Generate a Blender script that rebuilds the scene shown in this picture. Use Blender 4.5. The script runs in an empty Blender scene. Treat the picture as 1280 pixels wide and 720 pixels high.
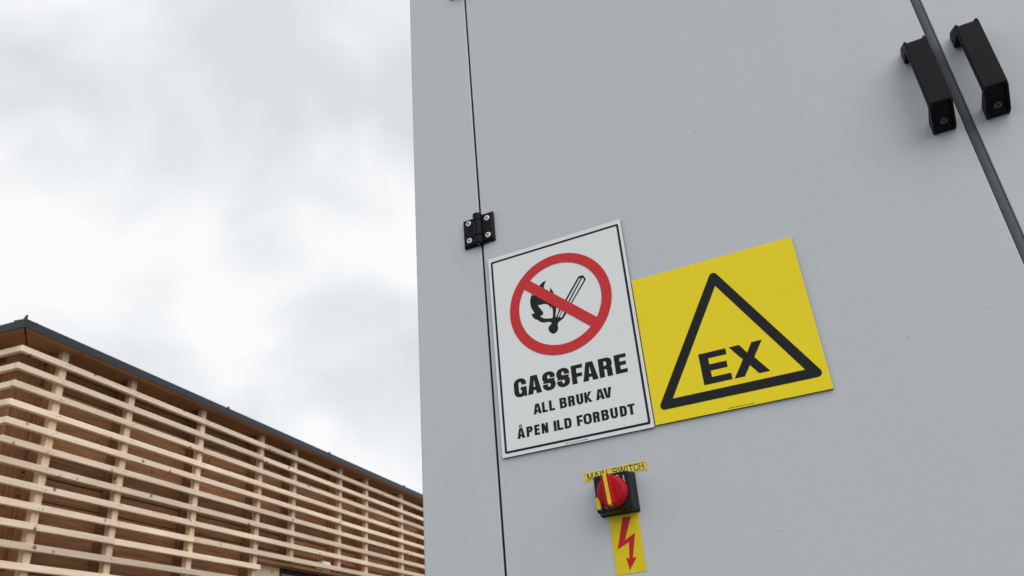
import bpy, bmesh, math, random
from mathutils import Vector, Matrix
from mathutils.geometry import delaunay_2d_cdt
random.seed(11)
S = bpy.context.scene
COL = S.collection

# ------------------------------------------------------------------ camera
YAW, PITCH, ROLL = 0.4098, 0.4734, -0.0882
CAM = Vector((0.0, -0.8915, 1.5))
fwd = Vector((-math.sin(YAW)*math.cos(PITCH), math.cos(YAW)*math.cos(PITCH), math.sin(PITCH)))
rt = Vector((math.cos(YAW), math.sin(YAW), 0)); up = rt.cross(fwd)
r2 = math.cos(ROLL)*rt + math.sin(ROLL)*up; u2 = -math.sin(ROLL)*rt + math.cos(ROLL)*up
cd = bpy.data.cameras.new('camera'); cam = bpy.data.objects.new('camera', cd); COL.objects.link(cam)
M4 = Matrix((r2, u2, -fwd)).transposed().to_4x4(); M4.translation = CAM
cam.matrix_world = M4
cd.sensor_width = 36; cd.lens = 979.82/1280*36; cd.clip_start = 0.05; cd.clip_end = 3000
cd.dof.use_dof = True; cd.dof.focus_distance = 1.02; cd.dof.aperture_fstop = 17
S.camera = cam

# ------------------------------------------------------------------ world: overcast sky
SUN_DIR = Vector((0.66, -0.36, 0.66)).normalized()
w = bpy.data.worlds.new('World'); S.world = w; w.use_nodes = True
nt = w.node_tree; nt.nodes.clear()
def N(t, **kw):
    n = nt.nodes.new(t)
    for k, v in kw.items(): setattr(n, k, v)
    return n
tc = N('ShaderNodeTexCoord')
mp = N('ShaderNodeMapping'); mp.inputs['Scale'].default_value = (1, 1, 1.25); mp.inputs['Location'].default_value = (5.3, 1.1, 3.0)
nz = N('ShaderNodeTexNoise'); nz.inputs['Scale'].default_value = 4.6; nz.inputs['Detail'].default_value = 4; nz.inputs['Roughness'].default_value = 0.42; nz.inputs['Distortion'].default_value = 0.3
rp = N('ShaderNodeValToRGB')
e = rp.color_ramp.elements
e[0].position = 0.37; e[0].color = (0.608, 0.640, 0.662, 1)
e[1].position = 0.61; e[1].color = (0.845, 0.843, 0.848, 1)
m = rp.color_ramp.elements.new(0.50); m.color = (0.725, 0.745, 0.763, 1)
sc = N('ShaderNodeMix', data_type='RGBA', blend_type='MULTIPLY'); sc.inputs['Factor'].default_value = 1.0
sc.inputs['B'].default_value = (10, 10, 10, 1)
sky = N('ShaderNodeTexSky', sky_type='NISHITA'); sky.sun_disc = False
sky.sun_elevation = math.asin(SUN_DIR.z); sky.sun_rotation = math.atan2(SUN_DIR.x, SUN_DIR.y)
mx = N('ShaderNodeMix', data_type='RGBA'); mx.inputs['Factor'].default_value = 0.96
bg = N('ShaderNodeBackground'); bg.inputs['Strength'].default_value = 0.1
ow = N('ShaderNodeOutputWorld')
L = nt.links.new
L(tc.outputs['Generated'], mp.inputs['Vector']); L(mp.outputs[0], nz.inputs['Vector']); L(nz.outputs['Fac'], rp.inputs[0])
L(rp.outputs[0], sc.inputs['A']); L(sky.outputs[0], mx.inputs['A']); L(sc.outputs['Result'], mx.inputs['B'])
L(mx.outputs['Result'], bg.inputs['Color']); L(bg.outputs[0], ow.inputs[0])

ld = bpy.data.lights.new('sun', 'SUN'); ld.energy = 1.5; ld.angle = math.radians(65); ld.color = (1.0, 0.96, 0.90)
lo = bpy.data.objects.new('sun', ld); COL.objects.link(lo); lo.location = (5, -3, 9)
lo.rotation_euler = (-SUN_DIR).to_track_quat('-Z', 'Y').to_euler()
S.view_settings.view_transform = 'Standard'; S.view_settings.look = 'None'
S.view_settings.exposure = 0.25; S.view_settings.gamma = 1.0; S.view_settings.use_curve_mapping = False

# ------------------------------------------------------------------ materials
def mat(name, col, rough=0.5, spec=0.5, metal=0.0):
    m_ = bpy.data.materials.new(name); m_.use_nodes = True
    b = m_.node_tree.nodes['Principled BSDF']
    b.inputs['Base Color'].default_value = (*col, 1); b.inputs['Roughness'].default_value = rough
    b.inputs['Specular IOR Level'].default_value = spec; b.inputs['Metallic'].default_value = metal
    return m_, m_.node_tree, b
def add(t, typ, **kw):
    n = t.nodes.new(typ)
    for k, v in kw.items():
        if k in n.inputs: n.inputs[k].default_value = v
        else: setattr(n, k, v)
    return n
def mottled(name, col, rough=0.5, spec=0.5, metal=0.0, amt=0.08, scale=20.0, bump=0.0, bscale=400.0, detail=4):
    m_, t, b = mat(name, col, rough, spec, metal)
    tcn = add(t, 'ShaderNodeTexCoord')
    n1 = add(t, 'ShaderNodeTexNoise', Scale=scale, Detail=detail)
    r = add(t, 'ShaderNodeMapRange'); r.inputs['From Min'].default_value = .3; r.inputs['From Max'].default_value = .7
    r.inputs['To Min'].default_value = 1-amt; r.inputs['To Max'].default_value = 1+amt
    mu = add(t, 'ShaderNodeMix', data_type='RGBA', blend_type='MULTIPLY'); mu.inputs['Factor'].default_value = 1
    mu.inputs['A'].default_value = (*col, 1)
    l = t.links.new
    l(tcn.outputs['Object'], n1.inputs['Vector']); l(n1.outputs['Fac'], r.inputs['Value'])
    l(r.outputs[0], mu.inputs['B']); l(mu.outputs['Result'], b.inputs['Base Color'])
    rr_ = add(t, 'ShaderNodeMapRange'); rr_.inputs['To Min'].default_value = rough-.08; rr_.inputs['To Max'].default_value = rough+.08
    l(n1.outputs['Fac'], rr_.inputs['Value']); l(rr_.outputs[0], b.inputs['Roughness'])
    if bump:
        n2 = add(t, 'ShaderNodeTexNoise', Scale=bscale, Detail=2)
        bp = add(t, 'ShaderNodeBump', Strength=bump, Distance=0.001)
        l(tcn.outputs['Object'], n2.inputs['Vector']); l(n2.outputs['Fac'], bp.inputs['Height']); l(bp.outputs[0], b.inputs['Normal'])
    return m_
def wood(name, light, dark, knot=(0.10, 0.05, 0.03), rough=0.7, var=0.16, grey=0.0):
    """planed softwood, grain along local X, knots as dark spots, tone by object"""
    m_, t, b = mat(name, light, rough, 0.25)
    l = t.links.new
    tcn = add(t, 'ShaderNodeTexCoord'); oi = add(t, 'ShaderNodeObjectInfo')
    off = add(t, 'ShaderNodeVectorMath', operation='SCALE'); off.inputs['Scale'].default_value = 37.0
    cx = add(t, 'ShaderNodeCombineXYZ'); l(oi.outputs['Random'], cx.inputs[0]); l(oi.outputs['Random'], cx.inputs[1]); l(oi.outputs['Random'], cx.inputs[2])
    l(cx.outputs[0], off.inputs[0])
    va = add(t, 'ShaderNodeVectorMath', operation='ADD'); l(tcn.outputs['Object'], va.inputs[0]); l(off.outputs[0], va.inputs[1])
    mpn = add(t, 'ShaderNodeMapping'); mpn.inputs['Scale'].default_value = (1.4, 34, 34); l(va.outputs[0], mpn.inputs['Vector'])
    g = add(t, 'ShaderNodeTexNoise', Scale=2.0, Detail=6, Roughness=0.6, Distortion=0.6); l(mpn.outputs[0], g.inputs['Vector'])
    rg = add(t, 'ShaderNodeValToRGB'); rg.color_ramp.elements[0].position = .35; rg.color_ramp.elements[0].color = (*dark, 1)
    rg.color_ramp.elements[1].position = .62; rg.color_ramp.elements[1].color = (*light, 1)
    l(g.outputs['Fac'], rg.inputs[0])
    big = add(t, 'ShaderNodeTexNoise', Scale=1.1, Detail=3); l(va.outputs[0], big.inputs['Vector'])
    bigr = add(t, 'ShaderNodeMapRange'); bigr.inputs['From Min'].default_value = .3; bigr.inputs['From Max'].default_value = .7
    bigr.inputs['To Min'].default_value = .86; bigr.inputs['To Max'].default_value = 1.1; l(big.outputs['Fac'], bigr.inputs['Value'])
    ov = add(t, 'ShaderNodeMapRange'); ov.inputs['To Min'].default_value = 1-var; ov.inputs['To Max'].default_value = 1+var*.6
    l(oi.outputs['Random'], ov.inputs['Value'])
    mm = add(t, 'ShaderNodeMath', operation='MULTIPLY'); l(bigr.outputs[0], mm.inputs[0]); l(ov.outputs[0], mm.inputs[1])
    mu = add(t, 'ShaderNodeMix', data_type='RGBA', blend_type='MULTIPLY'); mu.inputs['Factor'].default_value = 1
    l(rg.outputs[0], mu.inputs['A']); l(mm.outputs[0], mu.inputs['B'])
    vo = add(t, 'ShaderNodeTexVoronoi', Scale=8.0); l(va.outputs[0], vo.inputs['Vector'])
    kr = add(t, 'ShaderNodeMapRange'); kr.inputs['From Min'].default_value = .075; kr.inputs['From Max'].default_value = .14
    kr.inputs['To Min'].default_value = 0.85; kr.inputs['To Max'].default_value = 0.0; l(vo.outputs['Distance'], kr.inputs['Value'])
    mk = add(t, 'ShaderNodeMix', data_type='RGBA'); mk.inputs['B'].default_value = (*knot, 1)
    l(kr.outputs[0], mk.inputs['Factor']); l(mu.outputs['Result'], mk.inputs['A'])
    l(mk.outputs['Result'], b.inputs['Base Color'])
    bp = add(t, 'ShaderNodeBump', Strength=0.25, Distance=0.002); l(g.outputs['Fac'], bp.inputs['Height']); l(bp.outputs[0], b.inputs['Normal'])
    return m_

def paint_material():
    """light grey powder coat: fine orange peel, faint dust and wipe streaks"""
    m_, t, b = mat('grey_powder_coat', (0.525, 0.555, 0.588), 0.42, 0.5)
    l = t.links.new
    tcn = add(t, 'ShaderNodeTexCoord')
    n1 = add(t, 'ShaderNodeTexNoise', Scale=2.2, Detail=5, Roughness=0.6)
    mpn = add(t, 'ShaderNodeMapping'); mpn.inputs['Scale'].default_value = (7, 7, 1.6)
    n2 = add(t, 'ShaderNodeTexNoise', Scale=2.0, Detail=4)
    l(tcn.outputs['Object'], n1.inputs['Vector']); l(tcn.outputs['Object'], mpn.inputs['Vector']); l(mpn.outputs[0], n2.inputs['Vector'])
    ad = add(t, 'ShaderNodeMath', operation='ADD'); l(n1.outputs['Fac'], ad.inputs[0]); l(n2.outputs['Fac'], ad.inputs[1])
    r = add(t, 'ShaderNodeMapRange'); r.inputs['From Min'].default_value = .7; r.inputs['From Max'].default_value = 1.3
    r.inputs['To Min'].default_value = .978; r.inputs['To Max'].default_value = 1.02; l(ad.outputs[0], r.inputs['Value'])
    sp = add(t, 'ShaderNodeTexNoise', Scale=620.0, Detail=2); l(tcn.outputs['Object'], sp.inputs['Vector'])
    r3 = add(t, 'ShaderNodeMapRange'); r3.inputs['From Min'].default_value = .3; r3.inputs['From Max'].default_value = .7
    r3.inputs['To Min'].default_value = .975; r3.inputs['To Max'].default_value = 1.025; l(sp.outputs['Fac'], r3.inputs['Value'])
    mm = add(t, 'ShaderNodeMath', operation='MULTIPLY'); l(r.outputs[0], mm.inputs[0]); l(r3.outputs[0], mm.inputs[1])
    mu = add(t, 'ShaderNodeMix', data_type='RGBA', blend_type='MULTIPLY'); mu.inputs['Factor'].default_value = 1
    mu.inputs['A'].default_value = (0.525, 0.555, 0.588, 1); l(mm.outputs[0], mu.inputs['B'])
    # a few dark specks of dirt
    vo = add(t, 'ShaderNodeTexVoronoi', Scale=16.0); l(tcn.outputs['Object'], vo.inputs['Vector'])
    kr = add(t, 'ShaderNodeMapRange'); kr.inputs['From Min'].default_value = .012; kr.inputs['From Max'].default_value = .03
    kr.inputs['To Min'].default_value = 0.5; kr.inputs['To Max'].default_value = 0.0; l(vo.outputs['Distance'], kr.inputs['Value'])
    mk = add(t, 'ShaderNodeMix', data_type='RGBA'); mk.inputs['B'].default_value = (.16, .16, .16, 1)
    l(kr.outputs[0], mk.inputs['Factor']); l(mu.outputs['Result'], mk.inputs['A']); l(mk.outputs['Result'], b.inputs['Base Color'])
    pe = add(t, 'ShaderNodeTexNoise', Scale=420.0, Detail=2.5); l(tcn.outputs['Object'], pe.inputs['Vector'])
    bp = add(t, 'ShaderNodeBump', Strength=0.15, Distance=0.0012); l(pe.outputs['Fac'], bp.inputs['Height']); l(bp.outputs[0], b.inputs['Normal'])
    rr_ = add(t, 'ShaderNodeMapRange'); rr_.inputs['To Min'].default_value = .36; rr_.inputs['To Max'].default_value = .5
    l(n1.outputs['Fac'], rr_.inputs['Value']); l(rr_.outputs[0], b.inputs['Roughness'])
    return m_

MT = {}
MT['paint'] = paint_material()
MT['seal'] = mottled('rubber_seal', (0.10, 0.106, 0.118), 0.7, 0.3, amt=.1, scale=60)
MT['dark_gap'] = mottled('gap_lining', (0.02, 0.02, 0.022), 0.8, 0.2)
MT['black'] = mottled('black_polyamide', (0.0045, 0.0048, 0.0075), 0.55, 0.16, amt=.2, scale=90, bump=.12, bscale=1500)
MT['black_smooth'] = mottled('black_moulded_plastic', (0.0055, 0.0058, 0.008), 0.45, 0.25, amt=.2, scale=90, bump=.05, bscale=900)
MT['steel'] = mottled('zinc_screw', (0.86, 0.84, 0.80), 0.38, 0.5, 0.35, amt=.1, scale=300)
MT['screw_dark'] = mottled('dull_screw', (0.13, 0.135, 0.14), 0.35, 0.5, 0.9, amt=.1, scale=300)
MT['slot'] = mottled('screw_slot', (0.01, 0.01, 0.01), 0.7, 0.2)
MT['sign_white'] = mottled('white_sign_plastic', (0.775, 0.805, 0.815), 0.36, 0.4, amt=.015, scale=12)
MT['sign_yellow'] = mottled('yellow_sign_plastic', (0.88, 0.705, 0.012), 0.38, 0.25, amt=.02, scale=12)
MT['ink_black'] = mottled('black_ink', (0.008, 0.009, 0.012), 0.42, 0.22, amt=.12, scale=60)
MT['ink_red'] = mottled('red_ink', (0.60, 0.030, 0.036), 0.4, 0.25, amt=.03, scale=40)
MT['edge'] = mottled('sign_core', (0.05, 0.05, 0.052), 0.6, 0.3)
MT['sticker'] = mottled('yellow_vinyl', (0.74, 0.58, 0.008), 0.42, 0.25, amt=.06, scale=160, bump=.25, bscale=260)
MT['label_yellow'] = mottled('pale_yellow_label', (0.78, 0.63, 0.10), 0.4, 0.3, amt=.05, scale=160)
MT['bolt_red'] = mottled('bolt_red_ink', (0.52, 0.012, 0.024), 0.42, 0.22, amt=.06, scale=120)
MT['knob'] = mottled('red_knob_plastic', (0.40, 0.004, 0.012), 0.42, 0.22, amt=.05, scale=150)
MT['knob_yellow'] = mottled('yellow_knob_plastic', (0.78, 0.52, 0.012), 0.38, 0.5, amt=.05, scale=150)
MT['mark'] = mottled('white_mark', (0.7, 0.7, 0.7), 0.5, 0.4)
MT['slat'] = wood('pale_spruce', (0.86, 0.695, 0.54), (0.74, 0.565, 0.41), knot=(0.13, 0.08, 0.06), var=.22)
MT['post'] = wood('spruce_post', (0.76, 0.58, 0.42), (0.62, 0.45, 0.31), knot=(0.2, .11, .06))
MT['board'] = wood('brown_cladding', (0.36, 0.178, 0.086), (0.20, 0.092, 0.043), knot=(0.10, 0.05, 0.03), var=.42)
MT['soffit'] = wood('soffit_plywood', (0.50, 0.275, 0.135), (0.40, 0.21, 0.10), knot=(0.2, 0.11, 0.06), var=.12)
MT['flashing'] = mottled('anthracite_metal', (0.022, 0.025, 0.034), 0.45, 0.35, 0.0, amt=.12, scale=6)
MT['core'] = mottled('wall_core', (0.05, 0.035, 0.025), 0.9, 0.1)
MT['lamp'] = mottled('white_lamp_plastic', (0.75, 0.76, 0.78), 0.4, 0.5, amt=.02)
MT['roofing'] = mottled('roofing_felt', (0.06, 0.06, 0.065), 0.85, 0.2, amt=.2, scale=30)
def glass_dark():
    m_, t, b = mat('dark_glazing', (0.012, 0.014, 0.017), 0.06, 0.5); return m_
MT['glass'] = glass_dark()
def ground_material():
    m_, t, b = mat('gravel_yard', (0.06, 0.06, 0.062), 0.9, 0.3)
    l = t.links.new; tcn = add(t, 'ShaderNodeTexCoord')
    a = add(t, 'ShaderNodeTexNoise', Scale=0.35, Detail=6); c = add(t, 'ShaderNodeTexNoise', Scale=90.0, Detail=3)
    l(tcn.outputs['Object'], a.inputs['Vector']); l(tcn.outputs['Object'], c.inputs['Vector'])
    ad = add(t, 'ShaderNodeMath', operation='ADD'); l(a.outputs['Fac'], ad.inputs[0]); l(c.outputs['Fac'], ad.inputs[1])
    r = add(t, 'ShaderNodeValToRGB'); r.color_ramp.elements[0].position = .35; r.color_ramp.elements[0].color = (.085, .083, .078, 1)
    r.color_ramp.elements[1].position = .75; r.color_ramp.elements[1].color = (.19, .185, .175, 1)
    hf = add(t, 'ShaderNodeMath', operation='MULTIPLY'); hf.inputs[1].default_value = .5; l(ad.outputs[0], hf.inputs[0]); l(hf.outputs[0], r.inputs[0])
    l(r.outputs[0], b.inputs['Base Color'])
    bp = add(t, 'ShaderNodeBump', Strength=.5, Distance=.01); l(c.outputs['Fac'], bp.inputs['Height']); l(bp.outputs[0], b.inputs['Normal'])
    return m_
MT['ground'] = ground_material()

# ------------------------------------------------------------------ object helpers
def link(name, me, m_, parent=None, loc=None, rot=None):
    o = bpy.data.objects.new(name, me); COL.objects.link(o)
    if m_ and not me.materials: me.materials.append(MT[m_])
    if parent: o.parent = parent
    if loc is not None: o.location = loc
    if rot is not None: o.rotation_euler = rot
    return o
def empty(name, loc, label, cat, rz=0, group=None):
    o = bpy.data.objects.new(name, None); COL.objects.link(o); o.location = loc; o.rotation_euler = (0, 0, rz)
    o.empty_display_size = .05
    o['label'] = label; o['category'] = cat
    if group: o['group'] = group
    return o
def me_from(bm, name, smooth=False):
    bmesh.ops.recalc_face_normals(bm, faces=bm.faces[:])
    me = bpy.data.meshes.new(name); bm.to_mesh(me); bm.free()
    if smooth:
        for p in me.polygons: p.use_smooth = True
    return me
def bm_box(bm, x0, x1, y0, y1, z0, z1):
    vs = [bm.verts.new((x, y, z)) for x in (x0, x1) for y in (y0, y1) for z in (z0, z1)]
    for f in ((0,1,3,2), (4,6,7,5), (0,4,5,1), (2,3,7,6), (0,2,6,4), (1,5,7,3)): bm.faces.new([vs[i] for i in f])
    return vs
def box_me(name, x0, x1, y0, y1, z0, z1, bev=0.0, seg=1):
    bm = bmesh.new(); bm_box(bm, x0, x1, y0, y1, z0, z1)
    if bev: bmesh.ops.bevel(bm, geom=bm.edges[:], offset=bev, segments=seg, profile=.5, affect='EDGES')
    return me_from(bm, name)
def bm_prism_x(bm, poly, x0, x1):
    """extrude a (y,z) outline along x"""
    a = [bm.verts.new((x0, y, z)) for y, z in poly]; b = [bm.verts.new((x1, y, z)) for y, z in poly]
    n = len(poly)
    bm.faces.new(a); bm.faces.new(b[::-1])
    for i in range(n): bm.faces.new((a[i], a[(i+1) % n], b[(i+1) % n], b[i]))
def bm_prism_y(bm, poly, y0, y1):
    """extrude an (x,z) outline along y"""
    a = [bm.verts.new((x, y0, z)) for x, z in poly]; b = [bm.verts.new((x, y1, z)) for x, z in poly]
    n = len(poly)
    bm.faces.new(a); bm.faces.new(b[::-1])
    for i in range(n): bm.faces.new((a[i], a[(i+1) % n], b[(i+1) % n], b[i]))
def bm_lathe_y(bm, cx, cz, prof, n=32):
    """profile of (radius, y), turned about the y axis through cx, cz; first and last rings capped"""
    rings = []
    for r, y in prof:
        rings.append([bm.verts.new((cx+r*math.cos(2*math.pi*i/n), y, cz+r*math.sin(2*math.pi*i/n))) for i in range(n)])
    for a, b in zip(rings, rings[1:]):
        for i in range(n): bm.faces.new((a[i], a[(i+1) % n], b[(i+1) % n], b[i]))
    bm.faces.new(rings[0]); bm.faces.new(rings[-1][::-1])

# flat print: shapes are lists of (+1/-1, outline) in mm, combined in order
def inside(poly, x, y):
    c = False; n = len(poly); j = n-1
    for i in range(n):
        xi, yi = poly[i]; xj, yj = poly[j]
        if (yi > y) != (yj > y) and x < (xj-xi)*(y-yi)/(yj-yi)+xi: c = not c
        j = i
    return c
def print_me(name, ops):
    """ops: flat list of (sign, poly); local (x,z) in metres, facing -y"""
    vs, es = [], []
    for s, p in ops:
        b = len(vs); n = len(p)
        vs += [Vector(q) for q in p]; es += [(b+i, b+(i+1) % n) for i in range(n)]
    v2, e2, f2, *_ = delaunay_2d_cdt(vs, es, [], 0, 1e-5)
    keep = []
    for f in f2:
        cx = sum(v2[i][0] for i in f)/len(f); cy = sum(v2[i][1] for i in f)/len(f)
        k = False
        for s, p in ops:
            if inside(p, cx, cy): k = s > 0
        if k: keep.append(tuple(f))
    me = bpy.data.meshes.new(name)
    me.from_pydata([(v[0]/1000, 0, v[1]/1000) for v in v2], [], keep)
    bm = bmesh.new(); bm.from_mesh(me)
    bmesh.ops.delete(bm, geom=[v for v in bm.verts if not v.link_faces], context='VERTS')
    for f in bm.faces:
        f.normal_update()
        if f.normal.y > 0: f.normal_flip()
    bm.to_mesh(me); bm.free()
    return me
def rect(x0, y0, x1, y1): return [(x0, y0), (x1, y0), (x1, y1), (x0, y1)]
def rrect(x0, y0, x1, y1, r, n=6, tl=None, tr=None, bl=None, br=None, ry=None):
    """rounded rectangle, radius per corner, elliptical when ry is given"""
    k = 1 if ry is None else ry/r if r else 1
    R_ = {'bl': r if bl is None else bl, 'br': r if br is None else br, 'tr': r if tr is None else tr, 'tl': r if tl is None else tl}
    out = []
    for key, cx, cy, a0 in (('bl', 0, 0, 180), ('br', 1, 0, 270), ('tr', 1, 1, 0), ('tl', 0, 1, 90)):
        rad = R_[key]; px = x1-rad if cx else x0+rad; py = y1-rad*k if cy else y0+rad*k
        if rad <= 1e-6: out.append((x1 if cx else x0, y1 if cy else y0)); continue
        for i in range(n+1):
            a = math.radians(a0+90*i/n); out.append((px+rad*math.cos(a), py+rad*k*math.sin(a)))
    return out
def circle(cx, cy, r, n=72): return [(cx+r*math.cos(2*math.pi*i/n), cy+r*math.sin(2*math.pi*i/n)) for i in range(n)]
def glyph(c, w_, h, sv, sh):
    """heavy grotesque capitals: width, cap height, upright and level stroke weights"""
    P, Mi = 1, -1
    r = w_*.47; ry = h*.30; ri = max(r-sv, r*.25)
    if c == 'I': return [(P, rect(0, 0, sv, h))]
    if c == 'L': return [(P, rect(0, 0, w_, h)), (Mi, rect(sv, sh, w_+1, h+1))]
    if c == 'T': return [(P, rect(0, h-sh, w_, h)), (P, rect(w_/2-sv/2, 0, w_/2+sv/2, h))]
    if c == 'E': return [(P, rect(0, 0, w_, h)), (Mi, rect(sv, sh, w_+1, h/2-sh*.45)), (Mi, rect(sv, h/2+sh*.55, w_+1, h-sh)), (Mi, rect(w_*.94, h/2-sh, w_+1, h/2+sh))]
    if c == 'F': return [(P, rect(0, 0, w_, h)), (Mi, rect(sv, -1, w_+1, h*.44-sh*.45)), (Mi, rect(sv, h*.44+sh*.55, w_+1, h-sh)), (Mi, rect(w_*.92, h*.44-sh, w_+1, h*.44+sh))]
    if c == 'H': return [(P, rect(0, 0, sv, h)), (P, rect(w_-sv, 0, w_, h)), (P, rect(0, h/2-sh/2, w_, h/2+sh/2))]
    if c == 'N': return [(P, rect(0, 0, sv*.9, h)), (P, rect(w_-sv*.9, 0, w_, h)), (P, [(0, h), (sv*1.05, h), (w_, 0), (w_-sv*1.05, 0)])]
    if c == 'M': return [(P, rect(0, 0, sv, h)), (P, rect(w_-sv, 0, w_, h)), (P, [(0, h), (sv*1.3, h), (w_/2+sv*.55, 0), (w_/2-sv*.55, 0)]), (P, [(w_, h), (w_-sv*1.3, h), (w_/2-sv*.55, 0), (w_/2+sv*.55, 0)])]
    if c == 'W':
        q = w_/4; k = sv*.6; o = []
        for a, b in (((0, h), (q, 0)), ((2*q, h), (q, 0)), ((2*q, h), (3*q, 0)), ((4*q, h), (3*q, 0))):
            o.append((P, [(a[0]-k, a[1]), (a[0]+k, a[1]), (b[0]+k, b[1]), (b[0]-k, b[1])]))
        return o
    if c == 'A' or c == 'Å':
        t = sv*1.12; a0 = w_/2-t*.60; a1 = w_/2+t*.60
        b0, b1 = h*.19, h*.19+sh*.9
        iL = lambda y: t*.98+(w_/2-t*.98)*(y/(h*.80))
        o = [(P, [(0, 0), (w_, 0), (a1, h), (a0, h)]), (Mi, [(iL(b1), b1), (w_-iL(b1), b1), (w_/2, h*.80)]), (Mi, [(t*.98, -1), (w_-t*.98, -1), (w_-iL(b0), b0), (iL(b0), b0)])]
        if c == 'Å': o += [(P, circle(w_/2, h*1.20, h*.165, 20)), (Mi, circle(w_/2, h*1.20, h*.075, 16))]
        return o
    if c == 'V':
        t = sv*1.12; return [(P, [(0, h), (w_, h), (w_/2+t*.60, 0), (w_/2-t*.60, 0)]), (Mi, [(t*1.0, h+1), (w_-t*1.0, h+1), (w_-t*1.0, h), (w_/2, h*.22), (t*1.0, h)])]
    if c == 'K': return [(P, rect(0, 0, sv, h)), (P, [(sv*.9, h*.30), (w_-sv*1.15, h), (w_, h), (sv*.9, h*.30+h*.02), ]), (P, [(sv*.9, h*.28), (sv*.9, h*.55), (w_-sv*1.2, h), (w_-.02*w_, h)]), (P, [(w_*.42, h*.62), (w_*.30, h*.45), (w_-sv*1.2, 0), (w_, 0)])]
    if c in 'O':
        return [(P, rrect(0, -.01*h, w_, 1.01*h, r, 8, ry=ry)), (Mi, rrect(sv, sh*.9, w_-sv, h-sh*.9, (w_-2*sv)*.48, 8, ry=h*.17))]
    if c == 'D': return [(P, rrect(0, 0, w_, h, r, 8, tl=0, bl=0)), (Mi, rrect(sv, sh, w_-sv, h-sh, (w_-2*sv)*.6, 8, tl=0, bl=0))]
    if c == 'U': return [(P, rrect(0, -.01*h, w_, h, r, 8, tl=0, tr=0)), (Mi, rrect(sv, sh*.95, w_-sv, h+1, (w_-2*sv)*.48, 8, tl=0, tr=0))]
    if c == 'P': return [(P, rect(0, 0, sv, h)), (P, rrect(0, h*.40, w_, h, h*.26, 8, tl=0, bl=0)), (Mi, rrect(sv, h*.40+sh, w_-sv, h-sh, (h*.6-2*sh)*.45, 6, tl=0, bl=0))]
    if c == 'R':
        return [(P, rect(0, 0, sv, h)), (P, rrect(0, h*.41, w_*.98, h, h*.25, 8, tl=0, bl=0)), (P, rrect(w_*.42, 0, w_*.95, h*.55, h*.16, 6, tl=0, bl=0, br=0)), (P, [(w_*.9, 0), (w_, 0), (w_*.955, h*.06), (w_*.9, h*.1)]),
                (Mi, rrect(sv, h*.41+sh*.85, w_*.98-sv, h-sh*.9, (h*.59-1.75*sh)*.45, 6, tl=0, bl=0)), (Mi, rrect(sv, -1, w_*.95-sv, h*.41, h*.09, 6, tl=0, bl=0, br=0))]
    if c == 'B':
        return [(P, rrect(0, h*.47, w_*.96, h, h*.22, 8, tl=0, bl=0)), (P, rrect(0, 0, w_, h*.54, h*.23, 8, tl=0, bl=0)),
                (Mi, rrect(sv, h*.52+sh*.42, w_*.96-sv, h-sh*.9, (h*.48-1.3*sh)*.45, 6, tl=0, bl=0)), (Mi, rrect(sv, sh*.9, w_-sv, h*.52-sh*.42, (h*.52-1.3*sh)*.45, 6, tl=0, bl=0))]
    if c == 'C': return [(P, rrect(0, -.01*h, w_, 1.01*h, r, 8, ry=ry)), (Mi, rrect(sv, sh*.9, w_-sv, h-sh*.9, (w_-2*sv)*.48, 8, ry=h*.17)), (Mi, rect(w_-sv*1.3, h*.36, w_+1, h*.64))]
    if c == 'G':
        return [(P, rrect(0, -.01*h, w_, 1.01*h, r, 8, ry=ry)), (Mi, rrect(sv, sh*.9, w_-sv, h-sh*.9, (w_-2*sv)*.48, 8, ry=h*.17)),
                (Mi, rect(w_-sv*1.25, h*.45, w_+1, h*.64)), (P, rect(w_*.52, h*.36, w_, h*.52)), (P, rect(w_-sv*.55, 0, w_, h*.5)), (P, rect(w_-sv, h*.2, w_, h*.5))]
    if c == 'S':
        a = h*.5-sh*.52; b = h*.5+sh*.52
        return [(P, rrect(0, a, w_, 1.01*h, r, 8, ry=h*.27)), (P, rrect(0, -.01*h, w_, b, r, 8, ry=h*.27)),
                (P, [(w_*.12, b+h*.03), (w_*.5, a), (w_*.88, a-h*.03), (w_*.5, b)]),
                (Mi, rrect(sv, b+.01*h, w_-sv, h-sh*.9, (w_-2*sv)*.48, 6, ry=h*.13)), (Mi, rrect(sv, sh*.9, w_-sv, a-.01*h, (w_-2*sv)*.48, 6, ry=h*.13)),
                (Mi, [(w_-sv*1.15, h*.66), (w_+1, h*.66), (w_+1, h*.60), (w_*.62, b+.01*h)]), (Mi, [(sv*1.15, h*.34), (-1, h*.34), (-1, h*.40), (w_*.38, a-.01*h)])]
    if c == 'X': return [(P, [(0, 0), (w_*.29, 0), (w_*.5, h*.31), (w_*.71, 0), (w_, 0), (w_*.66, h*.52), (w_*.97, h), (w_*.68, h), (w_*.5, h*.71), (w_*.32, h), (w_*.03, h), (w_*.34, h*.52)])]
def text_ops(spec, z, h, sv, sh):
    """spec: (char, x0, x1) in mm, baseline z"""
    ops = []
    for c, x0, x1 in spec:
        ops += [(s, [(x0+px, z+pz) for px, pz in p]) for s, p in glyph(c, x1-x0, h, sv, sh)]
    return ops
def print_part(name, ops, m_, parent, y):
    me = print_me(name, ops); return link(name, me, m_, parent, (0, y, 0))

# ------------------------------------------------------------------ ground
g = bmesh.new(); q = [g.verts.new(v) for v in ((-400, -400, 0), (400, -400, 0), (400, 400, 0), (-400, 400, 0))]; g.faces.new(q)
go = link('ground', me_from(g, 'ground'), 'ground'); go['kind'] = 'structure'

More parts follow.
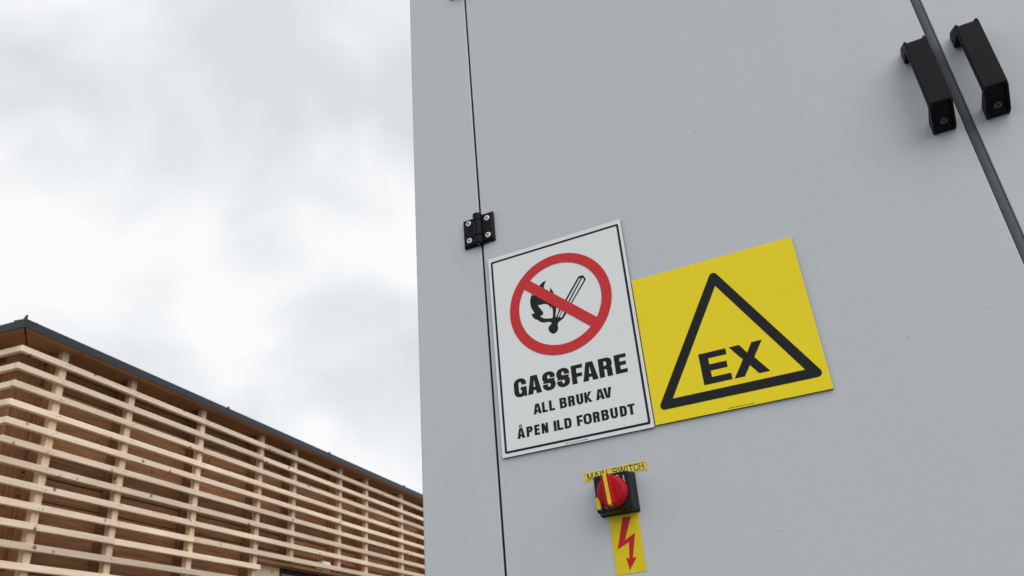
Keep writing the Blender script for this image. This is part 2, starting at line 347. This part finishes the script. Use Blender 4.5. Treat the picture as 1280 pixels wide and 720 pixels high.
# ------------------------------------------------------------------ timber building
RZ = math.radians(97.0)
dvec = Vector((math.cos(RZ), math.sin(RZ), 0)); nvec = Vector((dvec.y, -dvec.x, 0))
corner = CAM + dvec*3.344 - nvec*4.2; corner.z = 0
tb = empty('timber_building', corner, 'timber building clad in pale horizontal slats under a dark roof edge', 'building', RZ)
LX, LY = 9.6, 6.0
SOF = 3.748; PITCHZ = 0.1157; TOP0 = 3.66; SH = 0.0400; SD = 0.030
posts_x = [0.359, 0.981, 1.767, 2.582, 3.128, 3.981, 4.556, 5.441, 6.2, 6.85, 7.6, 8.4, 9.2]
OPEN = (2.625, 4.515, 2.69)        # entrance recess in local x, and its head height
# wall core behind the cladding (leaves the entrance to the glazed front set in it)
link('wall', box_me('wall', .185, LX, .185, LY, 0.02, SOF+.01), 'core', tb)
def board(name, m_, x0, x1, y0, y1, z0, z1, bev=.003, axis='x'):
    """timber with its long axis as local X"""
    cx_, cy_, cz_ = (x0+x1)/2, (y0+y1)/2, (z0+z1)/2
    a, b, c = (x1-x0)/2, (y1-y0)/2, (z1-z0)/2
    if axis == 'x': return link(name, box_me(name, -a, a, -b, b, -c, c, bev), m_, tb, (cx_, cy_, cz_))
    if axis == 'y': return link(name, box_me(name, -b, b, -a, a, -c, c, bev), m_, tb, (cx_, cy_, cz_), (0, 0, math.pi/2))
    return link(name, box_me(name, -c, c, -b, b, -a, a, bev), m_, tb, (cx_, cy_, cz_), (0, math.pi/2, 0))
# horizontal cladding boards, front and gable
zb = .05; hb = .145
while zb < SOF-.01:
    z1 = min(zb+hb-.006, SOF-.002)
    j = random.uniform(-.002, .002)
    if zb < OPEN[2]:
        board('board', 'board', .32, OPEN[0]-.005, .162+j, .1845, zb, z1)
        board('board', 'board', OPEN[1]+.005, LX, .162+j, .1845, zb, z1)
    else:
        sp = random.uniform(2.5, 7)
        board('board', 'board', .32, sp-.002, .162+j, .1845, zb, z1); board('board', 'board', sp+.002, LX, .162-j, .1845, zb, z1)
    board('board', 'board', .162+j, .1845, .32, LY, zb, z1, axis='y')
    zb += hb
board('lintel', 'board', OPEN[0]-.004, OPEN[1]+.004, .1625, .1845, OPEN[2]+.001, OPEN[2]+.11)
# upright boards closing the corner
board('corner_board', 'board', .160, .315, .160, .1845, .04, SOF-.002, axis='z')
board('corner_board', 'board', .161, .1845, .186, .315, .04, SOF-.002, axis='z')
# posts (deep fins that carry the slats)
for x in posts_x:
    z0 = OPEN[2]+.004 if OPEN[0] < x < OPEN[1] else 0.06
    board('post', 'post', x-.027, x+.027, SD+.0003, .0765, z0, SOF-.001, axis='z')
    board('stud', 'board', x-.024, x+.024, .0768, .1595, z0, SOF-.001, axis='z')
for y in (.40, 1.05, 1.7, 2.4, 3.1, 3.8, 4.5, 5.2, 5.9):
    board('post', 'post', SD+.0003, .0765, y-.027, y+.027, 0.06, SOF-.001, axis='z')
    board('stud', 'board', .0768, .1595, y-.024, y+.024, 0.06, SOF-.001, axis='z')
# slats, row by row, butted on the posts
k = 0
while True:
    zt = TOP0-PITCHZ*k
    if zt-SH < .12: break
    runs = [(0.0, LX)] if zt > OPEN[2] else [(0.0, OPEN[0]-.003), (OPEN[1]+.003, LX)]
    for a, b in runs:
        cuts = []
        if b-a > 3:
            cand = [p for p in posts_x if a+1.0 < p < b-1.0]
            cuts = sorted(random.sample(cand, 2 if b-a > 6 else 1))
        elif a == 0 and k in (9, 12, 15, 20): cuts = [.981]
        if k == 8: cuts = [1.767, 5.441]
        if k == 0: cuts = [2.582, 6.85]
        pts = [a]+cuts+[b]
        for i in range(len(pts)-1):
            dz = random.uniform(-.0025, .0025); dy = random.uniform(-.0015, .0015)
            s = board('slat', 'slat', pts[i]+(.0015 if i else 0), pts[i+1]-(.0015 if i < len(pts)-2 else 0), dy, SD, zt-SH+dz, zt+dz, .0025)
            s.rotation_euler.y = random.uniform(-.0006, .0006)
    dz = random.uniform(-.002, .002); c_ = random.choice((2.4, 3.1, 3.8))
    board('slat', 'slat', random.uniform(-.001, .001), SD, SD+.002, c_-.002, zt-SH+dz, zt+dz, .0025, axis='y')
    board('slat', 'slat', random.uniform(-.001, .001), SD, c_+.002, LY, zt-SH-dz, zt-dz, .0025, axis='y')
    k += 1
# nail heads where the slats cross the posts
bm = bmesh.new()
for kk_ in range(k):
    zt = TOP0-PITCHZ*kk_
    for x in posts_x:
        if OPEN[0] < x < OPEN[1] and zt < OPEN[2]: continue
        for q_ in (-1, 1):
            if random.random() < .35: continue
            px, pz = x+q_*random.uniform(.008, .018), zt-SH/2+random.uniform(-.008, .008); r_ = random.uniform(.0026, .0042)
            bm.faces.new([bm.verts.new((px+r_*math.cos(a_*math.pi/3), -.0026, pz+r_*math.sin(a_*math.pi/3))) for a_ in range(6)])
nh = link('nail_heads', me_from(bm, 'nail_heads'), 'core', tb); nh['kind'] = 'stuff'
# roof edge
OV = .066
def soffit_panel(pts):
    bm = bmesh.new(); a = [bm.verts.new((x, y, SOF)) for x, y in pts]; b = [bm.verts.new((x, y, SOF+.012)) for x, y in pts]
    bm.faces.new(a); bm.faces.new(b[::-1])
    for i in range(len(pts)): bm.faces.new((a[i], a[(i+1) % len(pts)], b[(i+1) % len(pts)], b[i]))
    return link('soffit_panel', me_from(bm, 'soffit_panel'), 'soffit', tb)
xs = [-OV+.012, 1.35, 2.95, 4.65, 6.4, 8.1, LX+.04]
for i in range(len(xs)-1):
    a, b = xs[i]+.002, xs[i+1]-.002
    if i == 0: soffit_panel([(a+.004, -OV+.010), (b, -OV+.010), (b, .18), (.186, .18)])
    else: soffit_panel([(a, -OV+.010), (b, -OV+.010), (b, .18), (a, .18)])
ys = [-OV+.012, 1.8, 4.0, LY+.04]
for i in range(3):
    a, b = ys[i]+.002, ys[i+1]-.002
    if i == 0: soffit_panel([(-OV+.010, a+.004), (-OV+.010, b), (.18, b), (.18, .186)])
    else: soffit_panel([(-OV+.010, a), (-OV+.010, b), (.18, b), (.18, a)])
link('roof', box_me('roof', -OV+.01, LX+.05, -OV+.01, LY+.05, SOF+.0125, SOF+.045), 'roofing', tb)
# metal edge profile: face, drip lip and cap, one run per side, mitred by butting
def edge_run(L0, L1, along):
    prof = [(-OV, SOF-.004), (-OV, SOF+.05), (-OV+.10, SOF+.058), (-OV+.10, SOF+.053), (-OV+.009, SOF+.046), (-OV+.009, SOF-.004)]
    bm = bmesh.new(); bm_prism_x(bm, prof, L0, L1)
    if along == 'y':
        for v in bm.verts: v.co.x, v.co.y = v.co.y, v.co.x
    return link('roof_edge', me_from(bm, 'roof_edge'), 'flashing', tb)
ed = edge_run(-OV-.001, LX+.05, 'x'); eg = edge_run(-OV+.010, LY+.05, 'y')
for x in (1.941, 3.583, 5.319, 7.1, 8.8):
    bm = bmesh.new(); bm_prism_x(bm, [(-OV-.002, SOF+.044), (-OV-.003, SOF+.058), (-OV+.004, SOF+.067), (-OV+.012, SOF+.062), (-OV+.03, SOF+.054)], x-.007, x+.008)
    link('joint_clip', me_from(bm, 'joint_clip'), 'flashing', ed)
bm = bmesh.new(); bm_prism_x(bm, [(-OV-.002, SOF+.04), (-OV-.002, SOF+.075), (-OV+.004, SOF+.073), (-OV+.02, SOF+.054)], -OV-.003, -OV+.008)
link('joint_clip', me_from(bm, 'joint_clip'), 'flashing', ed)
# entrance: head lining, side panel, glazed leaf in a frame
board('head_lining', 'soffit', OPEN[0]-.004, OPEN[1]+.004, .046, .183, OPEN[2]-.028, OPEN[2]-.001)
board('side_panel', 'post', OPEN[0], 3.105, .135, .1835, .03, OPEN[2]-.029, axis='z')
dr = link('door', box_me('door', 3.108, 4.51, .150, .1835, .03, OPEN[2]-.03), 'core', tb)
for a, b in ((3.15, 3.80), (3.86, 4.47)):
    link('pane', box_me('pane', a, b, .146, .1495, .12, OPEN[2]-.075), 'glass', dr)

# small white lamp over the entrance, half hidden by a slat
wl_loc = corner + dvec*3.76 - nvec*.126; wl_loc.z = 2.66
wl = empty('wall_lamp', wl_loc, 'small white box lamp behind a slat above the dark entrance', 'lamp', RZ)
link('housing', box_me('housing', -.07, .07, -.085, 0, .02, .115, .008, 2), 'lamp', wl)
link('cover', box_me('cover', -.06, .06, -.092, -.0852, .03, .105, .002), 'lamp', wl)

# ------------------------------------------------------------------ gas cabinet
XL, XR = -0.542, 0.946; DH = (0.24, 2.78); HT = 2.92; DEP = 0.75
cab = empty('gas_cabinet', ((XL+XR)/2, 0, 0), 'tall light grey metal gas cabinet with two doors and warning signs', 'cabinet')
OX = (XL+XR)/2
def cpart(name, me, m_, parent=None):
    o = link(name, me, m_, parent or cab)
    if parent is None: o.location = (-OX, 0, 0)
    return o
def rounded_post(x0, x1, left):
    """upright frame post, outer arris rolled to a 4 mm radius"""
    r = .004; poly = []
    xo, xi = (x0, x1) if left else (x1, x0); s = 1 if left else -1
    poly = [(xo, DEP)]
    for i in range(7):
        a = math.pi/2*i/6; poly.append((xo+s*r*(1-math.cos(a)), r*(1-math.sin(a))))
    poly += [(xi-s*.0008, 0), (xi, .0008), (xi, .03), (xo+s*.02, .03), (xo+s*.02, DEP)]
    bm = bmesh.new(); a = [bm.verts.new((x, y, .12)) for x, y in poly]; b = [bm.verts.new((x, y, HT-.05)) for x, y in poly]
    n = len(poly)
    bm.faces.new(a); bm.faces.new(b[::-1])
    for i in range(n): bm.faces.new((a[i], a[(i+1) % n], b[(i+1) % n], b[i]))
    me = me_from(bm, 'side_panel'); return me
SEAM0, SEAM1 = -.4305, -.4272
GAP0, GAP1 = .1962, .2070
RS0, RS1 = .8314, .8349
cpart('side_panel', rounded_post(XL, SEAM0, True), 'paint'); cpart('side_panel', rounded_post(RS1, XR, False), 'paint')
cpart('back_panel', box_me('back_panel', XL+.0205, XR-.0205, DEP-.02, DEP-.001, .12, HT-.05), 'paint')
cpart('inner_frame', box_me('inner_frame', XL+.021, XR-.021, .031, .06, .12, HT-.051), 'dark_gap')
cpart('rail', box_me('rail', SEAM0+.0005, RS1-.0005, .0, .0305, .12, DH[0]-.004, .0015), 'paint')
cpart('rail', box_me('rail', SEAM0+.0005, RS1-.0005, .0, .0305, DH[1]+.004, HT-.05, .0015), 'paint')
cpart('plinth', box_me('plinth', XL+.02, XR-.02, .02, DEP-.02, 0, .1195), 'dark_gap')
cpart('roof', box_me('roof', XL-.03, XR+.03, -.03, DEP+.03, HT-.0495, HT, .006, 2), 'paint')
for a, b in ((SEAM1, GAP0), (GAP1, RS0)):
    cpart('door', box_me('door', a, b, 0.0002, .028, DH[0], DH[1], .0010, 2), 'paint')
for a, b in ((SEAM0, SEAM1), (RS0, RS1)):
    cpart('gap_strip', box_me('gap_strip', a+.0001, b-.0001, .0022, .0305, DH[0], DH[1]), 'slot')  # black fill added in the hinge seams, its colour standing for the gap's shade
# rubber bulb between the doors
bm = bmesh.new(); pr = []
for i in range(13):
    a = math.pi*i/12; pr.append(((GAP0+GAP1)/2-.0058*math.cos(a), .0042-.0036*math.sin(a)))
pr += [(GAP1+.0004, .03), (GAP0-.0004, .03)]
a = [bm.verts.new((x, y, DH[0])) for x, y in pr]; b = [bm.verts.new((x, y, DH[1])) for x, y in pr]
for i in range(len(pr)): bm.faces.new((a[i], a[(i+1) % len(pr)], b[(i+1) % len(pr)], b[i]))
bm.faces.new(a); bm.faces.new(b[::-1])
cpart('gap_strip', me_from(bm, 'gap_strip'), 'seal')

def screw(parent, x, y, z, r, rotm=None, dark=False, turn=.4):
    """countersunk cross-head screw, head facing -y"""
    bm = bmesh.new()
    prof = [(r, .0008), (r, 0), (r*.93, -.0007), (r*.55, -.0011), (r*.2, -.0012)]
    bm_lathe_y(bm, 0, 0, prof, 24)
    s = link('screw', me_from(bm, 'screw', False), 'screw_dark' if dark else 'steel', parent, (x, y, z))
    # cross recess: dark inlay, in the same mesh as a second material
    me = s.data; me.materials.append(MT['slot'])
    bm = bmesh.new(); bm.from_mesh(me); n0 = len(bm.faces)
    arm = r*.70; t = r*.115
    P = [(t, t), (arm, t), (arm, -t), (t, -t), (t, -arm), (-t, -arm), (-t, -t), (-arm, -t), (-arm, t), (-t, t), (-t, arm), (t, arm)]
    c, sn = math.cos(turn), math.sin(turn)
    vs = [bm.verts.new((px*c-pz*sn, -.0016, px*sn+pz*c)) for px, pz in P]
    ctr = bm.verts.new((0, -.0016, 0))
    for i in range(12):
        f = bm.faces.new((vs[i], vs[(i+1) % 12], ctr)); f.material_index = 1
    bm.to_mesh(me); bm.free()
    if rotm is not None: s.rotation_euler = rotm
    return s
def hinge(cx, cz):
    bm = bmesh.new()
    def leaf(x0, x1, z0, z1):
        # plate with sloped arrises
        c = .0022; t = .0062
        base = [(x0, z0), (x1, z0), (x1, z1), (x0, z1)]; top = [(x0+c, z0+c), (x1-c, z0+c), (x1-c, z1-c), (x0+c, z1-c)]
        A = [bm.verts.new((x, -.0002, z)) for x, z in base]; B = [bm.verts.new((x, -t+.0022, z)) for x, z in base]; C = [bm.verts.new((x, -t, z)) for x, z in top]
        bm.faces.new(A); bm.faces.new(C[::-1])
        for U, V in ((A, B), (B, C)):
            for i in range(4): bm.faces.new((U[i], U[(i+1) % 4], V[(i+1) % 4], V[i]))
    leaf(-.0250, -.0064, -.0245, .0228); leaf(.0052, .0243, -.0232, .0245)
    # knuckles
    def knuckle(z0, z1, r, xo):
        n = 18; ring = []
        for z in (z0, z0+.0008, z1-.0008, z1):
            rr = r-.0008 if z in (z0, z1) else r
            pts = [(-rr-.0008, 0)]+[(-rr*math.cos(math.pi*i/n), -.0062-rr*.95*math.sin(math.pi*i/n)) for i in range(n+1)]+[(rr+.0008, 0)]
            ring.append([bm.verts.new((x+xo, y, z)) for x, y in pts])
        for U, V in zip(ring, ring[1:]):
            for i in range(len(U)): bm.faces.new((U[i], U[(i+1) % len(U)], V[(i+1) % len(U)], V[i]))
        bm.faces.new(ring[0]); bm.faces.new(ring[-1][::-1])
    knuckle(.0142, .0262, .0068, -.0004); knuckle(-.0118, .0136, .0072, -.0006); knuckle(-.0245, -.0124, .0068, 0)
    h = link('hinge', me_from(bm, 'hinge'), 'black', cab, (cx-OX, 0, cz))
    for i, (x, z) in enumerate(((-.0152, -.0145), (-.0152, .0146), (.0153, -.0143), (.0153, .0145))):
        screw(h, x, -.0064, z, .0043, turn=(.2, .9, .5, .75)[i])
    bm = bmesh.new()
    n = 16; ra = [bm.verts.new((.0022*math.cos(2*math.pi*i/n), -.0075+.0022*math.sin(2*math.pi*i/n), -.0252)) for i in range(n)]
    rb = [bm.verts.new((v.co.x, v.co.y, -.02)) for v in ra]
    bm.faces.new(ra)
    for i in range(n): bm.faces.new((ra[i], ra[(i+1) % n], rb[(i+1) % n], rb[i]))
    link('pin', me_from(bm, 'pin'), 'screw_dark', h)
    return h
for z in (2.1050, 2.6165, 0.95, 1.52): hinge(-.4302, z)

def handle(cx, cz, flip):
    """bridge handle: flat grip, two wedge legs with a screw well in each end"""
    h = link('door_handle', bpy.data.meshes.new('door_handle'), None, cab, (cx-OX, 0, cz))
    bm = bmesh.new()
    bm_box(bm, -.0122, .0122, -.0400, -.0300, -.0464, .0464)
    for q in (-1, 1):
        side = [(0, .0640), (-.010, .0645), (-.0382, .0500), (-.0395, .0486), (-.0395, .0450), (-.0305, .0425), (-.0290, .0425), (0, .0455)]
        mid = [(0, .0636), (-.008, .0615), (-.0330, .0488), (-.0390, .0460), (-.0310, .0428), (-.0290, .0425), (0, .0458)]
        side = [(y, q*z) for y, z in side]; mid = [(y, q*z) for y, z in mid]
        bm_prism_x(bm, side, -.0121, -.0090); bm_prism_x(bm, side, .0090, .0121); bm_prism_x(bm, mid, -.0091, .0091)
    bmesh.ops.recalc_face_normals(bm, faces=bm.faces[:])
    ed_ = [e_ for e_ in bm.edges if e_.is_manifold and e_.calc_face_angle(0) > .5]
    bmesh.ops.bevel(bm, geom=ed_, offset=.0009, segments=2, affect='EDGES')
    bm.to_mesh(h.data); bm.free(); h.data.materials.append(MT['black'])
    for s in (-1, 1):
        # axis of the well: along the leg's end face normal
        ang = math.atan2(.0335, .0122)
        sc_ = screw(h, 0, -.0165, s*.0578, .0042, dark=True)
        sc_.rotation_euler = ((math.pi/2-.457) if s < 0 else -(math.pi/2-.457), 0, 0)
    return h
handle(.1757, 2.0990, False); handle(.2310, 2.0980, True)

# main switch
SX, SZ = -.2757, 1.6930
sw = link('main_switch', bpy.data.meshes.new('main_switch'), None, cab, (SX-OX, 0, SZ))
sw['label'] = 'black square switch block with red rotary knob'
bm = bmesh.new()
def octo(hx, hz, c): return [(-hx+c, -hz), (hx-c, -hz), (hx, -hz+c), (hx, hz-c), (hx-c, hz), (-hx+c, hz), (-hx, hz-c), (-hx, -hz+c)]
lv = [(octo(.0235, .0228, .0014), 0), (octo(.0235, .0228, .0014), -.0040), (octo(.0228, .0222, .0014), -.0046), (octo(.0216, .0213, .0020), -.0192), (octo(.0206, .0203, .0028), -.0205)]
R_ = [[bm.verts.new((x, y, z)) for x, z in o] for o, y in lv]
for U, V in zip(R_, R_[1:]):
    for i in range(8): bm.faces.new((U[i], U[(i+1) % 8], V[(i+1) % 8], V[i]))
bm.faces.new(R_[0]); bm.faces.new(R_[-1][::-1])
bmesh.ops.recalc_face_normals(bm, faces=bm.faces[:]); bm.to_mesh(sw.data); bm.free(); sw.data.materials.append(MT['black_smooth'])
# knob: stepped disc and raised grip bar
bm = bmesh.new()
bm_lathe_y(bm, 0, 0, [(.0186, -.0206), (.0186, -.0225), (.0180, -.0240), (.0172, -.0265), (.0160, -.0285), (.0140, -.0292), (.004, -.0294)], 48)
kn = link('knob', me_from(bm, 'knob', True), 'knob', sw)
bm = bmesh.new()
gb = [(-.0062, -.0150), (-.0050, -.0172), (.0050, -.0172), (.0062, -.0150), (.0054, .0150), (.0044, .0176), (-.0044, .0176), (-.0054, .0150)]
for pts, y0, y1, sc_ in ((gb, -.0285, -.0395, .86),):
    A = [bm.verts.new((x, y0, z)) for x, z in pts]; B = [bm.verts.new((x*.92, y1+.0012, z)) for x, z in pts]; C = [bm.verts.new((x*.78, y1, z*.97)) for x, z in pts]
    for U, V in ((A, B), (B, C)):
        for i in range(8): bm.faces.new((U[i], U[(i+1) % 8], V[(i+1) % 8], V[i]))
    bm.faces.new(A); bm.faces.new(C[::-1])
gr = link('grip', me_from(bm, 'grip'), 'knob', sw, (0, 0, 0), (0, math.radians(-4), 0))
bm = bmesh.new()
prof = [(-.0393, -.0176), (-.0404, -.0166), (-.0404, .0168), (-.0393, .0180), (-.034, .0181), (-.034, -.0177)]
bm_prism_x(bm, prof, -.0020, .0020)
link('stripe', me_from(bm, 'stripe'), 'knob_yellow', sw, (0, 0, 0), (0, math.radians(-4), 0))
bm = bmesh.new(); bm_prism_y(bm, rrect(-.0024, -.0070, .0024, .0070, .0022, 5), -.0258, -.019)
link('padlock_tab', me_from(bm, 'padlock_tab'), 'knob_yellow', sw, (-.0172, 0, -.0112), (0, math.radians(-3), 0))
mk_ops = [(1, rect(15.0, 12.2, 15.9, 16.6)), (1, [(13.9, 15.5), (15.2, 16.6), (15.2, 15.8)])]
for a0, a1 in ((58, 70), (104, 118), (196, 214), (228, 246), (30, 40)):
    arc = [(18.95*math.cos(math.radians(a0+(a1-a0)*i/6)), 18.95*math.sin(math.radians(a0+(a1-a0)*i/6))) for i in range(7)]
    arc += [(19.55*math.cos(math.radians(a1-(a1-a0)*i/6)), 19.55*math.sin(math.radians(a1-(a1-a0)*i/6))) for i in range(7)]
    mk_ops.append((1, arc))
mk_ops += [(1, circle(-2.2, 18.0, 1.0, 16)), (-1, circle(-2.2, 18.0, .6, 12))]
link('scale_marks', print_me('scale_marks', mk_ops), 'mark', sw, (0, -.0207, 0))

# ------------------------------------------------------------------ signs
# no open flame sign
WX, WZ, WW, WH = -.4195, 1.7625, .200, .2890
s1 = empty('no_flame_sign', (WX, 0, WZ), 'white sign with crossed-out burning match in red ring above GASSFARE lettering', 'sign')
def plate(parent, W_, H_, face, t=.0032):
    core = link('backing', box_me('backing', 0, W_, -t+.0004, -.0001, 0, H_), 'edge', parent)
    link('face', box_me('face', -.0001, W_+.0001, -t, -t+.0005, -.0001, H_+.0001, .0002), face, parent)
plate(s1, WW, WH, 'sign_white'); T1 = -.0034
print_part('border_line', [(1, rrect(4.0, 4.6, 196.4, 283.2, 2.2)), (-1, rrect(6.9, 7.5, 193.5, 280.3, 1.0))], 'ink_black', s1, T1)
RC = (100.5, 191.5)
ro, ri_ = 73.2, 59.2
ba = math.radians(-42.0); bdx, bdy = math.cos(ba), math.sin(ba); bw = 7.3
bar = [(RC[0]+bdx*s*66-bdy*t*bw, RC[1]+bdy*s*66+bdx*t*bw) for s, t in ((-1, -1), (1, -1), (1, 1), (-1, 1))]
print_part('prohibition_ring', [(1, circle(*RC, ro, 128)), (-1, circle(*RC, ri_, 112)), (1, bar)], 'ink_red', s1, T1-.0002)
flame = [(1, [(66.5, 216.5), (65.7, 214.6), (64.0, 212.2), (62.9, 216.0), (60.4, 212.0), (59.0, 207.6), (58.6, 203), (58.9, 198.6), (59.8, 195.0), (61.2, 191.9), (63.6, 186.0), (61.5, 186.2), (59.2, 187.2), (59.6, 183.6), (61.5, 179.8), (64.2, 177.0), (67.7, 175.2), (69.0, 173.0), (71.0, 171.6), (74.4, 169.6), (78.0, 169.0), (81.4, 168.6), (84.7, 167.6), (86.0, 166.1), (86.2, 164.3), (84.0, 163.8), (82.4, 162.4), (81.2, 160.5), (80.9, 158.4), (81.3, 156.0), (82.6, 153.6), (84.2, 151.6), (86.1, 150.2), (88.6, 149.8), (90.9, 150.7), (92.8, 152.0), (94.1, 154.1), (94.8, 157.6), (94.4, 159.6), (94.5, 161.3), (95.4, 163.4), (97.1, 165.0), (101.2, 166.6), (104.8, 169.4), (107.2, 172.2), (109.1, 175.5), (110.5, 178), (98, 190), (93, 212), (93.4, 209.1), (92.2, 213.5), (89.2, 217.9), (89.3, 213.5), (88.6, 211.0), (82.0, 217.0), (80.8, 220.5), (82.2, 225.0), (84.9, 230.4), (79.0, 228.4), (74.3, 224.7), (70, 220)]),
         (-1, [(69.4, 197.2), (70.8, 193.6), (72.3, 191.0), (75.4, 185.7), (76.0, 183.2), (75.6, 181.1), (73.5, 180.4), (71.2, 180.9), (72.6, 178.0), (75.1, 176.1), (78.3, 174.4), (82.1, 173.4), (85.2, 173.2), (87.8, 171.9), (88.8, 174.0), (89.6, 177.5), (90.0, 183.9), (89.4, 187.5), (88.6, 190.5), (87.8, 187.5), (86.9, 186.6), (86.4, 189.6), (85.4, 192.0), (83.5, 193.8), (80.5, 195.6), (77.2, 196.3), (73, 196.4)]),
         (-1, [(95.2, 199), (94.8, 193), (95.4, 187.5), (94.6, 182.0), (93.3, 177.2), (92.8, 172.2), (94.0, 172.6), (95.8, 176.2), (99.6, 184.2), (104, 190), (99, 200)]),
         (-1, [(97.1, 171.2), (103.3, 181.0), (101.8, 182.6), (96.6, 174.0), (96.0, 170.9)]),
         (-1, [(98.8, 170.0), (101.4, 170.4), (103.8, 173.4), (107.2, 178.6), (105.2, 180.6), (101.8, 176.4), (98.9, 171.8)]),
         (1, [(106, 189.5), (131.0, 221.6), (133.0, 222.6), (138.6, 221.8), (141.4, 214.8), (114.0, 181.4)]),
         (-1, [(109.2, 189.6), (132.0, 218.8), (134.9, 219.2), (111.9, 188.4), (109.8, 186.2)]),
         (-1, [(113.7, 187.6), (136.0, 217.5), (138.0, 218.6), (138.7, 214.9), (115.6, 186.1), (113.3, 184)])]
print_part('burning_match', flame, 'ink_black', s1, T1)
print_part('lettering', text_ops([('G', 23.9, 41.9), ('A', 43.1, 62.9), ('S', 64.8, 82.6), ('S', 84.7, 102.4), ('F', 105.2, 120.6), ('A', 119.9, 140.4), ('R', 142.1, 160.2), ('E', 163.3, 178.9)], 74.7, 25.0, 6.9, 5.0), 'ink_black', s1, T1)
print_part('lettering', text_ops([('A', 48.3, 59.7), ('L', 60.6, 68.1), ('L', 70.4, 78.0), ('B', 85.0, 94.6), ('R', 96.5, 105.7), ('U', 107.8, 116.9), ('K', 118.4, 128.7), ('A', 133.4, 145.0), ('V', 143.7, 154.6)], 47.4, 13.5, 3.7, 2.7), 'ink_black', s1, T1)
print_part('lettering', text_ops([('Å', 23.1, 33.9), ('P', 36.2, 44.9), ('E', 47.2, 54.6), ('N', 57.2, 66.2), ('I', 73.7, 76.6), ('L', 78.2, 86.2), ('D', 88.3, 97.8), ('F', 105.0, 113.0), ('O', 113.8, 124.6), ('R', 126.3, 135.2), ('B', 137.4, 146.9), ('U', 149.0, 158.4), ('D', 161.1, 169.9), ('T', 171.0, 180.3)], 20.4, 13.2, 3.6, 2.7), 'ink_black', s1, T1)
def fine_print(parent, x0, x1, z, y):
    ops = []; x = x0
    while x < x1:
        wd = random.uniform(.5, .95); ops.append((1, rect(x, z, x+wd, z+random.choice((.6, .6, .85))))); x += wd+random.uniform(.18, .35)
    print_part('fine_print', ops, 'ink_black', parent, y)
fine_print(s1, 86.5, 116.5, 1.7, T1)
# EX sign
EX, EZ, EW, EH = -.2178, 1.7642, .2008, .1922
s2 = empty('explosion_hazard_sign', (EX, 0, EZ), 'square yellow warning sign with black triangle around the letters EX', 'sign')
plate(s2, EW, EH, 'sign_yellow')
def rounded_poly(pts, r, n=6):
    out = []
    m_ = len(pts)
    for i in range(m_):
        p0, p1, p2 = Vector(pts[i-1]), Vector(pts[i]), Vector(pts[(i+1) % m_])
        a = (p0-p1).normalized(); b = (p2-p1).normalized(); half = a.angle(b)/2
        t = r/math.tan(half); c = p1+(a+b).normalized()*(r/math.sin(half))
        s = p1+a*t-c; e_ = p1+b*t-c
        a0 = math.atan2(s.y, s.x); a1 = math.atan2(e_.y, e_.x); dlt = (a1-a0+math.pi) % (2*math.pi)-math.pi
        for k_ in range(n+1):
            g_ = a0+dlt*k_/n; out.append((c.x+r*math.cos(g_), c.y+r*math.sin(g_)))
    return out
tri_in = [(25.8, 27.4), (177.6, 27.4), (101.7, 155.3)]
cxm = sum(p[0] for p in tri_in)/3; czm = sum(p[1] for p in tri_in)/3
inr = abs(27.4-czm); kk = (inr+11.4)/inr
tri_out = [(cxm+(x-cxm)*kk, czm+(z-czm)*kk) for x, z in tri_in]
print_part('warning_triangle', [(1, rounded_poly(tri_out, 5.2)), (-1, tri_in)], 'ink_black', s2, T1)
exl = [(1, rect(65.1, 34.9, 98.2, 73.6)), (-1, rect(75.7, 42.8, 99, 50.7)), (-1, rect(75.7, 58.5, 99, 66.2)), (-1, rect(95.8, 50.0, 99, 59)), (-1, rect(97.5, 58, 99, 74)),
       (1, [(101.6, 73.6), (113.8, 73.6), (120.8, 62.1), (127.8, 73.6), (139.9, 73.6), (127.4, 55.1), (141.1, 34.8), (128.7, 34.8), (120.6, 46.9), (112.5, 34.8), (100.6, 34.8), (114.3, 55.2)])]
print_part('lettering', exl, 'ink_black', s2, T1)
fine_print(s2, 86.2, 116.4, 1.7, T1)
# MAIN SWITCH label
s3 = empty('main_switch_label', (-.3160, 0, 1.7141), 'narrow yellow label reading MAIN SWITCH above the red rotary switch', 'label')
s3.rotation_euler = (0, -math.radians(1.2), 0)
link('tape', box_me('tape', 0, .0802, -.0003, -.00003, 0, .0108), 'label_yellow', s3)
print_part('border_line', [(1, rect(2.1, 1.35, 78.6, 9.55)), (-1, rect(2.35, 1.6, 78.35, 9.3))], 'ink_black', s3, -.0005)
print_part('lettering', text_ops([('M', 5.2, 12.4), ('A', 13.6, 20.6), ('I', 22.0, 23.1), ('N', 24.6, 30.4), ('S', 37.2, 43.2), ('W', 44.6, 53.4), ('I', 55.0, 56.1), ('T', 57.2, 63.0), ('C', 63.6, 69.2), ('H', 70.2, 75.6)], 1.75, 7.4, .88, .85), 'ink_black', s3, -.0005)
# high voltage sticker
s4 = empty('voltage_sticker', (-.2908, 0, 1.6060), 'yellow sticker with red lightning bolt arrow below the rotary switch', 'sticker')
link('vinyl', box_me('vinyl', 0, .0352, -.0003, -.00003, 0, .0640), 'sticker', s4)
print_part('lightning_bolt', [(1, [(16.3, 61.0), (26.3, 60.6), (15.6, 36.1), (28.5, 42.2), (21.9, 16.0), (26.4, 16.3), (16.5, 3.4), (13.9, 17.6), (17.6, 15.4), (19.9, 33.2), (5.5, 27.0)])], 'bolt_red', s4, -.0005)
